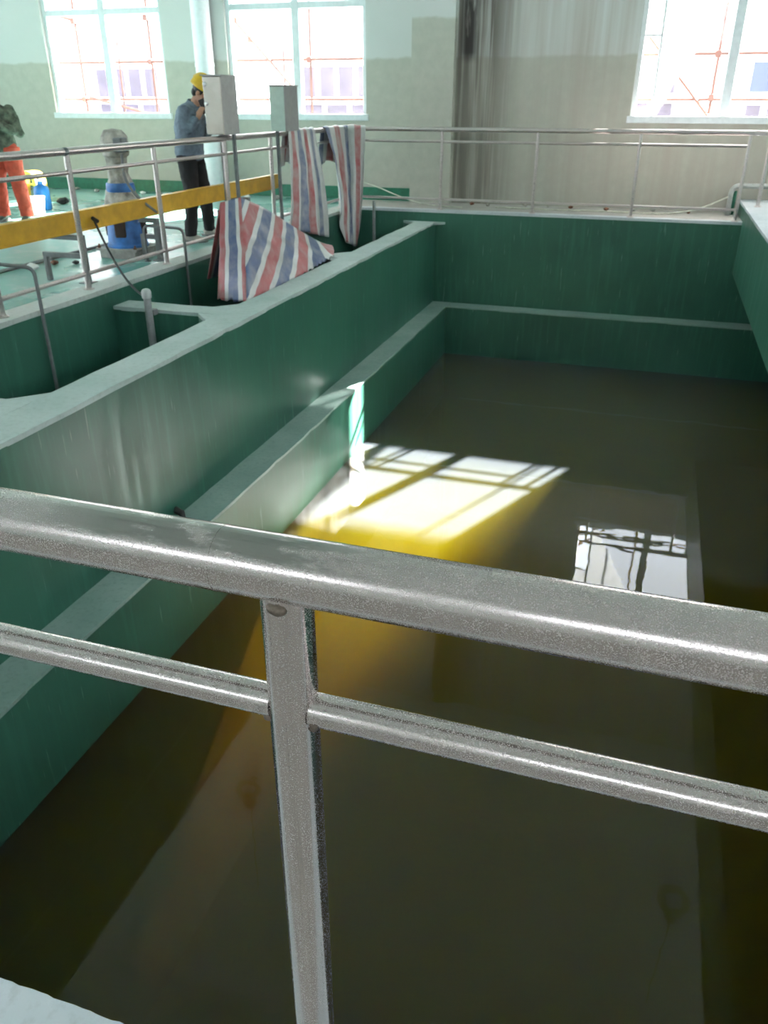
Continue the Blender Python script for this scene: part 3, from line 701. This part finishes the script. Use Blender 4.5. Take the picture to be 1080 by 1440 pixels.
bm = bmesh.new(); add_lathe(bm, [(.045, .405), (.045, .44), (.03, .445)], (-8.98, 10.75, 0), 16); obj('cap', bm, 'white_plastic', t, smooth=True)
def rubble(x, y, r, mat, label, z=0):
    bm = bmesh.new(); bmesh.ops.create_icosphere(bm, subdivisions=2, radius=r)
    for v in bm.verts:
        v.co *= 1 + .5*noise.noise(v.co*(2.2/r) + Vector((x, y, 0))); v.co.z *= .6
    mz = min(v.co.z for v in bm.verts)
    for v in bm.verts: v.co += Vector((x, y, z-mz))
    tag(obj('stone_chip', bm, mat), label, 'stone', 'stone chips on the floor')
rubble(-5.80, 6.94, .04, 'rust', 'small rust-brown lump on the floor left of the pump plinth')
rubble(-5.60, 7.02, .035, 'rubber', 'small black lump on the floor left of the pump plinth')
rubble(-5.80, 6.60, .06, 'white_plastic', 'crumpled white scrap on the floor near the bent pipe')
rubble(-9.19, 11.47, .09, 'rubber', 'dark flat scrap on the floor right of the yellow stool')
for i in range(14):
    rubble(-13 + i*.57 + random.uniform(0, .3), random.uniform(13.1, 13.5), random.uniform(.025, .07), random.choice(['stone', 'white_plastic', 'dust_plastic']), 'pale stone chip lying along the green skirting')
for i in range(9):
    rubble(-3 + i*.42 + random.uniform(0, .2), random.uniform(13.3, 13.55), random.uniform(.02, .05), random.choice(['stone', 'rust', 'dust_plastic']), 'small stone chip along the stained wall behind the far railing')
# white drain pipe between the windows
t = thing('drain_pipe', 'thick white drain pipe running up the wall between two windows', 'pipe', (-7.52, YW-.17, 0))
tubeo('pipe', [(-7.52, YW-.17, 0), (-7.52, YW-.17, 3), (-7.52, YW-.17, ZC-.002)], .155, 'white_paint', t, 28)
for z in (.6, 2.0, 4.0):
    tubeo('collar', [(-7.52, YW-.17, z), (-7.52, YW-.17, z+.06)], .163, 'white_paint', t, 28)
# elbow pipe and hose beside the walkway beam
t = thing('elbow_pipe', 'grey pipe bending over behind the far end of the walkway beam', 'pipe', (1.04, 13.4, 0))
tubeo('pipe', bend([(1.04, 13.4, 0), (1.04, 13.4, .41), (3.4, 13.4, .41)], .12, 8), .035, 'pale_pipe', t, 16)
tubeo('green_sleeve', [(1.10, 13.5, 0), (1.10, 13.5, .33)], .03, 'skirt', t, 14)
tubeo('collar', [(1.04, 13.4, .02), (1.04, 13.4, .06)], .05, 'pale_pipe', t, 16)
hp = [(1.0, 13.3, .26), (.8, 13.22, .17), (.6, 13.15, .09), (.3, 13.1, .03), (-.2, 13.12, .015), (-.8, 13.2, .015), (-1.5, 13.1, .015), (-2.4, 13.2, .015)]
tag(tubeo('hose', bend(hp, .2, 4), .012, 'hose', None, 8), 'thin pale hose trailing over the floor from the elbow pipe', 'hose')
tag(tubeo('cord', bend([(-5.0, 13.62, .34), (-4.5, 13.5, .24), (-4.0, 13.3, .1), (-3.5, 13.1, .012), (-2.9, 13.0, .012)], .3, 4), .009, 'hose', None, 8), 'thin pale cord slanting down past the green skirting end', 'cord')
tag(tubeo('wall_stub', [(XP1-.01, 4.72, ZL+.06), (XP1+.06, 4.70, ZL+.05), (XP1+.09, 4.68, ZL+.0)], [.03, .028, .016], 'rubber', None, 10), 'black rubber stub poking out of the partition wall above the ledge', 'pipe')
# pendant lamps (they show as reflections in the water)
for x, lab in ((-4.87, 'round pendant lamp hanging from the ceiling above the pump floor'), (1.62, 'round pendant lamp hanging from the ceiling above the walkway beam')):
    t = thing('pendant_lamp', lab, 'lamp', (x, 8.05, 4.0), 'pendant lamps under the hall ceiling')
    bm = bmesh.new(); add_lathe(bm, [(.22, 3.94), (.21, 4.0), (.14, 4.1), (.09, 4.16), (.08, 4.32), (.03, 4.34)], (x, 8.05, 0), 28); obj('shade', bm, 'lamp_grey', t, smooth=True)
    tubeo('rod', [(x, 8.05, 4.33), (x, 8.05, ZC)], .012, 'pvc_grey', t, 8)
    bm = bmesh.new(); add_lathe(bm, [(.1, 3.93), (.12, 3.945), (.12, 3.96)], (x, 8.05, 0), 20); obj('lens', bm, 'white_plastic', t, smooth=True)

# ------------------------------------------------------------------ outside: scaffold, yard, building
sc = thing('scaffold', 'rust-red tube scaffold with plank deck outside the far windows', 'scaffold', (-4, 15, -.3))
def spole(name, pts, r=.024): return tubeo(name, pts, r, 'scaffold', sc, 8)
for x in (-12.6, -11.05, -9.46, -7.9, -6.22, -4.6, -3.0, -1.4, .6, 2.2, 3.8): spole('standard', [(x, 15, -.3), (x+.02, 15, 5.2)])
for x in (-11.05, -7.9, -4.6, -1.4, 2.2): spole('standard', [(x, 14.03, -.3), (x, 14.03, 5.2)])
spole('standard', [(-10.25, 15.05, -.3), (-10.2, 15.05, 2.5)], .018); spole('standard', [(-6.74, 15.05, -.3), (-6.76, 15.05, 2.64)], .018)
for z in (1.52, 2.15, 3.64): spole('ledger', [(-14, 14.97, z), (5, 14.97, z+.01)])
spole('brace', [(-8.6, 14.93, 3.72), (-6.35, 14.93, 1.53)]); spole('brace', [(-1.55, 14.93, 3.55), (.75, 14.93, 1.13)]); spole('brace', [(-10.9, 14.93, 1.56), (-9.6, 14.93, 1.27)])
spole('brace', [(-12.6, 14.93, 3.2), (-11.05, 14.93, 2.86)])
for x, z in ((-11.05, 1.52), (-9.46, 2.15), (-9.46, 2.86), (-11.05, 2.84), (-6.22, 2.15), (.6, 2.15), (.6, 1.55), (-7.35, 2.48), (-7.62, 2.78), (-6.9, 1.49)):
    bm = bmesh.new(); add_box(bm, x-.045, x+.045, 14.92, 15.04, z-.05, z+.05); obj('coupler', bm, 'scaffold', sc, bevel=.012)
for q in range(3):
    y = 14.38 + .195*q
    for a in range(-14, 5, 3):
        boxo('plank', (a+.03, a+3-.03, y, y+.185, 3.67, 3.71), 'plank', sc)
struct(boxo('ground', (-60, 50, YW+.3, 80, -.5, -.3), 'yard'), 'grey asphalt yard outside the far wall', 'ground')
bd = thing('building', 'white low building with grey windows across the yard', 'building', (-5, 24, -.3))
boxo('wall', (-34, 22, 22, 28, -.3, 5.2), 'facade', bd)
boxo('cornice', (-34.1, 22.1, 21.85, 22, 4.9, 5.1), 'facade', bd)
def bwin(x0, x1, z0, z1, n, mat='bpane'):
    f = boxo('window', (x0, x1, 21.93, 22.0, z0, z1), 'facade', bd); w = (x1-x0)/n
    for i in range(n):
        boxo('pane', (x0+w*i+.07, x0+w*(i+1)-.07, 21.915, 21.93, z0+.07, z1-.07), mat, f)
for x in (-15.75, -9.42, -1.0, -22, 5.5):
    bwin(x, x+2.1, 1.52, 2.36, 4 if x != -1.0 else 2) if x != -1.0 else bwin(-1.0, .12, 1.6, 2.36, 2)
    bwin(x, x+2.1, 1.0, 1.48, 3) if x != -1.0 else bwin(-1.0, .12, 1.0, 1.55, 2)
    boxo('sill', (x-.05, x+2.15, 21.85, 21.93, 1.46, 1.52), 'facade', bd)
bwin(1.6, 2.5, 1.62, 2.36, 1, 'bpane_blue'); bwin(1.6, 2.5, 1.0, 1.5, 2)

# ------------------------------------------------------------------ people
def loft(bm, secs, side, seg=18):
    """tapered limb: secs = [(point, half width along side, half width across)]"""
    side = Vector(side).normalized(); n = len(secs); rings = []
    P = [Vector(s_[0]) for s_ in secs]
    for i, (p, ra, rb) in enumerate(secs):
        d = (P[min(i+1, n-1)] - P[max(i-1, 0)]).normalized()
        u = side - d*side.dot(d)
        u = u.normalized() if u.length > .1 else frame_at(d)[0]
        w = d.cross(u).normalized()
        rings.append([bm.verts.new(P[i] + u*ra*math.cos(2*math.pi*k/seg) + w*rb*math.sin(2*math.pi*k/seg)) for k in range(seg)])
    for a, b in zip(rings, rings[1:]):
        for k in range(seg): bm.faces.new((a[k], a[(k+1) % seg], b[(k+1) % seg], b[k]))
    for r_, p, s_ in ((rings[0][::-1], P[0], -1), (rings[-1], P[-1], 1)):
        bm.faces.new(r_)
def ball(bm, c, rx, ry, rz, sub=3):
    q = bmesh.ops.create_icosphere(bm, subdivisions=sub, radius=1)
    for v in q['verts']: v.co = Vector((v.co.x*rx, v.co.y*ry, v.co.z*rz)) + Vector(c)
def remeshed(name, bm, mat, parent, T, voxel, smooth=4, wrinkle=0.0, wf=14):
    """fuse the overlapping pieces into one continuous skin"""
    bmesh.ops.recalc_face_normals(bm, faces=bm.faces[:])
    me = bpy.data.meshes.new(name); bm.to_mesh(me); bm.free()
    tmp = bpy.data.objects.new('tmp', me); C.objects.link(tmp)
    md = tmp.modifiers.new('r', 'REMESH'); md.mode = 'VOXEL'; md.voxel_size = voxel; md.use_smooth_shade = True
    md = tmp.modifiers.new('s', 'SMOOTH'); md.factor = .5; md.iterations = smooth
    dg = bpy.context.evaluated_depsgraph_get(); dg.update()
    m2 = bpy.data.meshes.new_from_object(tmp.evaluated_get(dg)); bpy.data.objects.remove(tmp)
    m2.name = name
    if wrinkle:
        nn = [v.normal.copy() for v in m2.vertices]
        for v, n_ in zip(m2.vertices, nn): v.co += n_*wrinkle*(noise.noise(Vector(v.co)*wf) + .5*noise.noise(Vector((v.co.x, v.co.y, v.co.z*2.2))*wf*1.7))
    m2.transform(T); m2.materials.clear(); m2.materials.append(M[mat])
    for p in m2.polygons: p.use_smooth = True
    o = bpy.data.objects.new(name, m2); C.objects.link(o); attach(o, parent); return o
def rigid(name, bm, mat, parent, T, smooth=True):
    bm.transform(T); return obj(name, bm, mat, parent, smooth=smooth, angle=60)
def hand(bm, wrist, fdir, pdir, side, curl=.5, s=1.0):
    """palm with four bent fingers of unequal length and a thumb from its side; fdir = fingers, pdir = palm normal"""
    f = Vector(fdir).normalized(); p = Vector(pdir); p = (p - f*p.dot(f)).normalized(); x = f.cross(p).normalized()*side
    w = Vector(wrist)
    loft(bm, [(w - f*.02*s, .026*s, .018*s), (w + f*.02*s, .034*s, .016*s), (w + f*.06*s, .042*s, .014*s), (w + f*.088*s, .041*s, .012*s)], x, 14)
    for k, L in enumerate((.068, .078, .072, .056)):
        b0 = w + f*.078*s + x*(.030 - .020*k)*s; pts = [b0]; d = f.copy()
        for j in range(3):
            a = curl*(.5 + .35*j); d = (d*math.cos(a) + p*math.sin(a)).normalized() if j or curl > .2 else d
            pts.append(pts[-1] + d*L*s*(.45, .32, .26)[j])
        loft(bm, [(q, r_*s, r_*s) for q, r_ in zip(pts, (.0095, .0088, .008, .006))], x, 10)
    b0 = w + f*.02*s + x*.026*s; d1 = (f*.7 + x*.65 + p*.3).normalized(); d2 = (f*.85 + x*.1 + p*.5).normalized()
    loft(bm, [(b0, .013*s, .012*s), (b0 + d1*.035*s, .011*s, .011*s), (b0 + d1*.035*s + d2*.03*s, .0095*s, .0095*s), (b0 + d1*.035*s + d2*.052*s, .006*s, .006*s)], p, 10)
def head(bm, c, fwd, up_, s=1.0):
    f = Vector(fwd).normalized(); u = Vector(up_); u = (u - f*u.dot(f)).normalized(); r = f.cross(u)
    R_ = Matrix((r, f, u)).transposed().to_4x4(); R_.translation = Vector(c); h = bmesh.new()
    ball(h, (0, -.012, .035), .076, .094, .088); ball(h, (0, .022, -.035), .060, .070, .078); ball(h, (0, .045, -.085), .034, .034, .028)
    ball(h, (0, .083, -.052), .024, .012, .010, 2); ball(h, (0, .082, -.064), .021, .011, .008, 2)           # lips
    loft(h, [((0, .084, .022), .008, .007), ((0, .098, -.005), .011, .010), ((0, .108, -.022), .016, .012), ((0, .09, -.03), .014, .008)], (1, 0, 0), 10)
    for sx in (-1, 1):
        ball(h, (sx*.034, .074, .030), .024, .014, .009, 2)                                                    # brow
        ball(h, (sx*.048, .058, -.018), .022, .022, .020, 2)                                                   # cheek
        ball(h, (sx*.078, -.006, -.005), .010, .020, .032, 2)                                                  # ear
    h.transform(Matrix.Scale(s, 4)); h.transform(R_)
    me = bpy.data.meshes.new('h'); h.to_mesh(me); h.free(); bm.from_mesh(me); bpy.data.meshes.remove(me)
    return R_
def lerp3(a, b, t): return Vector(a).lerp(Vector(b), t)
def person(loc, yaw, J, cols, label, helmet):
    root = thing('person', label, 'person', loc)
    T = Matrix.Translation(Vector(loc)) @ Matrix.Rotation(yaw, 4, 'Z')
    g = {k: Vector(v) for k, v in J.items() if isinstance(v, tuple)}
    def limb(bm, a, b, c, r, side, k=1.0, ext=0.0):
        e0, e1 = lerp3(a, b, .5), lerp3(b, c, .35)
        loft(bm, [(a, r[0]*k+ext, r[0]*k+ext), (e0, r[1]*k+ext, r[1]*k+ext), (b, r[2]*k+ext, r[2]*k+ext), (e1, r[3]*k+ext, r[3]*k+ext), (c, r[4]*k+ext, r[4]*k+ext)], side)
        ball(bm, b, r[2]*k+ext, r[2]*k+ext, r[2]*k+ext, 2); ball(bm, a, r[0]*k+ext, r[0]*k+ext, r[0]*k+ext, 2)
    ARM = (.052, .047, .040, .040, .027); LEG = (.085, .075, .056, .056, .036)
    def torso(bm, e):
        pv, ch, nk = g['pelvis'], g['chest'], g['neck']
        loft(bm, [(pv + Vector((0, 0, -.08)), .13+e, .10+e), (pv, .165+e, .115+e), (lerp3(pv, ch, .45), .150+e, .105+e), (ch, .172+e, .120+e),
                  (lerp3(ch, nk, .55), .180+e, .105+e), (lerp3(ch, nk, .85), .12+e, .08+e), (nk, .062+e*.6, .058+e*.6)], (1, 0, 0), 24)
    # body
    bm = bmesh.new(); torso(bm, 0)
    for sd_ in ('r', 'l'):
        limb(bm, g['sh_'+sd_], g['el_'+sd_], g['wr_'+sd_], ARM, (0, 1, 0)); limb(bm, g['hip_'+sd_], g['kn_'+sd_], g['an_'+sd_], LEG, (1, 0, 0))
        hand(bm, g['wr_'+sd_], J['hf_'+sd_], J['hp_'+sd_], 1 if sd_ == 'r' else -1, J.get('curl_'+sd_, .5))
        a = g['an_'+sd_]; loft(bm, [(a + Vector((0, -.05, -.04)), .03, .03), (a + Vector((0, .05, -.05)), .036, .026), (a + Vector((0, .15, -.06)), .034, .016)], (1, 0, 0))
    hd = g['head']; loft(bm, [(g['neck'] - Vector((0, 0, .03)), .06, .06), (lerp3(g['neck'], hd, .5), .052, .054), (hd + Vector((0, 0, -.02)), .05, .052)], (1, 0, 0))
    HM = head(bm, hd, J['face'], (0, 0, 1))
    remeshed('body', bm, 'skin', root, T, .0075, 3)
    for sx in (-1, 1):
        e = bmesh.new(); ball(e, (sx*.032, .079, .008), .013, .008, .007, 2); rigid('eye', e, 'eye', root, T @ HM)
    # trousers
    bm = bmesh.new(); pv = g['pelvis']
    loft(bm, [(pv + Vector((0, 0, -.10)), .14, .115), (pv + Vector((0, 0, -.02)), .182, .132), (pv + Vector((0, 0, .07)), .168, .12)], (1, 0, 0), 24)
    e = cols.get('loose', .016)
    for sd_ in ('r', 'l'):
        a, b, c = g['hip_'+sd_], g['kn_'+sd_], g['an_'+sd_] + Vector((0, 0, .0))
        loft(bm, [(a + Vector((0, 0, .02)), .10+e, .115+e*.8), (lerp3(a, b, .5), .085+e, .09+e), (b, .068+e, .07+e), (lerp3(b, c, .5), .06+e*1.1, .062+e*1.1), (c, .05+e*1.3, .056+e*1.3), (c + Vector((0, 0, -.03)), .052+e*1.3, .06+e*1.3)], (1, 0, 0))
        ball(bm, b, .066+e, .068+e, .068+e, 2)
    remeshed('trousers', bm, cols['trousers'], root, T, .011, 3, .010, 13)
    # jacket
    bm = bmesh.new(); torso(bm, cols.get('bulk', .022))
    loft(bm, [(pv + Vector((0, 0, -.06)), .185, .14), (pv + Vector((0, 0, .06)), .182, .138), (lerp3(pv, g['chest'], .5), .172, .128)], (1, 0, 0), 24)
    for sd_ in ('r', 'l'):
        limb(bm, g['sh_'+sd_], g['el_'+sd_], lerp3(g['el_'+sd_], g['wr_'+sd_], .93), ARM, (0, 1, 0), 1.05, .017)
    nk = g['neck']; loft(bm, [(nk + Vector((0, -.01, -.04)), .085, .085), (nk + Vector((0, .0, .02)), .074, .074), (nk + Vector((0, .01, .045)), .07, .07)], (1, 0, 0))
    jk = remeshed('jacket', bm, cols['jacket'], root, T, .011, 3, .011, 12)
    # shoes
    for sd_ in ('r', 'l'):
        a = g['an_'+sd_]; bm = bmesh.new()
        loft(bm, [(a + Vector((0, -.075, -.055)), .030, .03), (a + Vector((0, -.04, -.040)), .042, .05), (a + Vector((0, .05, -.048)), .046, .040), (a + Vector((0, .13, -.062)), .048, .028), (a + Vector((0, .185, -.070)), .034, .018)], (1, 0, 0))
        loft(bm, [(a + Vector((0, -.02, -.04)), .045, .05), (a + Vector((0, -.01, .03)), .048, .052)], (1, 0, 0))
        sh = remeshed('shoe', bm, cols['shoe'], root, T, .008, 2)
        bm = bmesh.new(); z = a.z
        add_prism(bm, [(a.x + x, a.y + y) for x, y in ((-.036, -.10), (.036, -.10), (.05, .0), (.054, .12), (.03, .20), (-.03, .20), (-.054, .12), (-.05, 0))], 0, .022)
        rigid('sole', bm, 'sole', sh, T, False)
    # hair and helmet
    bm = bmesh.new(); ball(bm, (0, -.022, .040), .084, .096, .092, 3); ball(bm, (0, -.055, -.02), .07, .05, .06, 3)
    rigid('hair', bm, 'hair', root, T @ HM)
    if helmet:
        bm = bmesh.new(); prof = [(.125, .0), (.128, .006), (.122, .03), (.112, .075), (.088, .115), (.05, .137), (.001, .144)]
        add_lathe(bm, prof, (0, 0, 0), 32)
        for v in bm.verts: v.co.y = v.co.y*1.14
        bm.transform(Matrix.Translation((0, -.015, .052)) @ Matrix.Rotation(math.radians(5), 4, 'X'))
        hm = rigid('helmet', bm, 'helmet', root, T @ HM)
        bm = bmesh.new(); add_prism(bm, [(.15*math.cos(a)*.86, .105 + .075*math.sin(a)) for a in [math.pi*i/12 for i in range(13)]] + [(-.11, .06), (.11, .06)], .045, .053)
        rigid('helmet_brim', bm, 'helmet', root, T @ HM)
        bm = bmesh.new(); add_tube(bm, [(0, -.015 + .148*math.cos(a), .058 + .142*math.sin(a)) for a in [math.pi*i/14 for i in range(1, 14)]], .008, 8)
        rigid('helmet_ridge', bm, 'helmet', root, T @ HM)
    return root, T
M['skin'] = plain('skin', (.50, .27, .18), .5, var=.06); M['eye'] = plain('dark_eye', (.03, .02, .02), .2)
M['hair'] = plain('black_hair', (.012, .010, .010), .5); M['helmet'] = plain('yellow_helmet', (.72, .44, .012), .3, var=.05)
M['blue_jacket'] = plain('blue_grey_cloth', (.17, .215, .27), .85, var=.12, scale=20); M['black_cloth'] = plain('black_cloth', (.013, .012, .014), .85)
M['camo'] = plain('grey_green_cloth', (.13, .145, .105), .85, var=.4, scale=14); M['orange_cloth'] = plain('orange_red_cloth', (.60, .085, .045), .8, var=.12)
M['beige_shoe'] = plain('beige_shoe', (.42, .38, .33), .7); M['dark_shoe'] = plain('green_shoe', (.08, .12, .09), .7); M['sole'] = plain('shoe_sole', (.20, .19, .18), .7)
J1 = dict(pelvis=(0, -.03, .96), chest=(0, .0, 1.25), neck=(0, .07, 1.455), head=(0, .185, 1.575), face=(0, .80, -.60),
          sh_r=(.175, .03, 1.395), el_r=(.27, .035, 1.14), wr_r=(.13, .185, 1.335), sh_l=(-.175, .03, 1.395), el_l=(-.26, .08, 1.13), wr_l=(-.10, .235, 1.26),
          hip_r=(.09, -.03, .92), kn_r=(.17, .03, .50), an_r=(.25, .0, .095), hip_l=(-.09, -.03, .92), kn_l=(-.16, .04, .50), an_l=(-.24, .02, .095),
          hf_r=(-.35, .35, .85), hp_r=(-.7, .1, -.3), hf_l=(.6, .3, .55), hp_l=(.2, -.6, .3), curl_r=.45, curl_l=.6)
p1, T1 = person((-5.25, 8.955, 0), -math.pi/2 + .08, J1, dict(jacket='blue_jacket', trousers='black_cloth', shoe='beige_shoe', loose=.012, bulk=.042),
       'person in yellow helmet, blue-grey jacket and black trousers bowing over a phone beside the cabinet', True)
bm = bmesh.new(); add_box(bm, -.004, .004, -.036, .036, -.075, .075); bm.transform(Matrix.Translation((.075, .235, 1.445)) @ Matrix.Rotation(.35, 4, 'X')); bm.transform(T1)
tag(obj('phone', bm, 'rubber', bevel=.003), 'thin black phone held in the hand of the person in the yellow helmet', 'phone')
J2 = dict(pelvis=(0, 0, .95), chest=(0, .01, 1.24), neck=(0, .03, 1.45), head=(.0, .07, 1.58), face=(0, .95, -.25),
          sh_r=(.18, .0, 1.39), el_r=(.27, .04, 1.11), wr_r=(.06, .23, 1.17), sh_l=(-.18, .0, 1.39), el_l=(-.28, .03, 1.11), wr_l=(-.06, .22, 1.22),
          hip_r=(.09, 0, .91), kn_r=(.14, .03, .50), an_r=(.17, .0, .095), hip_l=(-.09, 0, .91), kn_l=(-.13, .03, .50), an_l=(-.16, .02, .095),
          hf_r=(-.8, .5, .1), hp_r=(0, -.3, .8), hf_l=(.8, .4, .2), hp_l=(0, -.3, -.8), curl_r=.5, curl_l=.5)
person((-8.52, 9.6, 0), math.pi + .35, J2, dict(jacket='camo', trousers='orange_cloth', shoe='dark_shoe', loose=.03),
       'person in grey-green jacket and baggy orange-red trousers with folded hands on the pump floor', False)
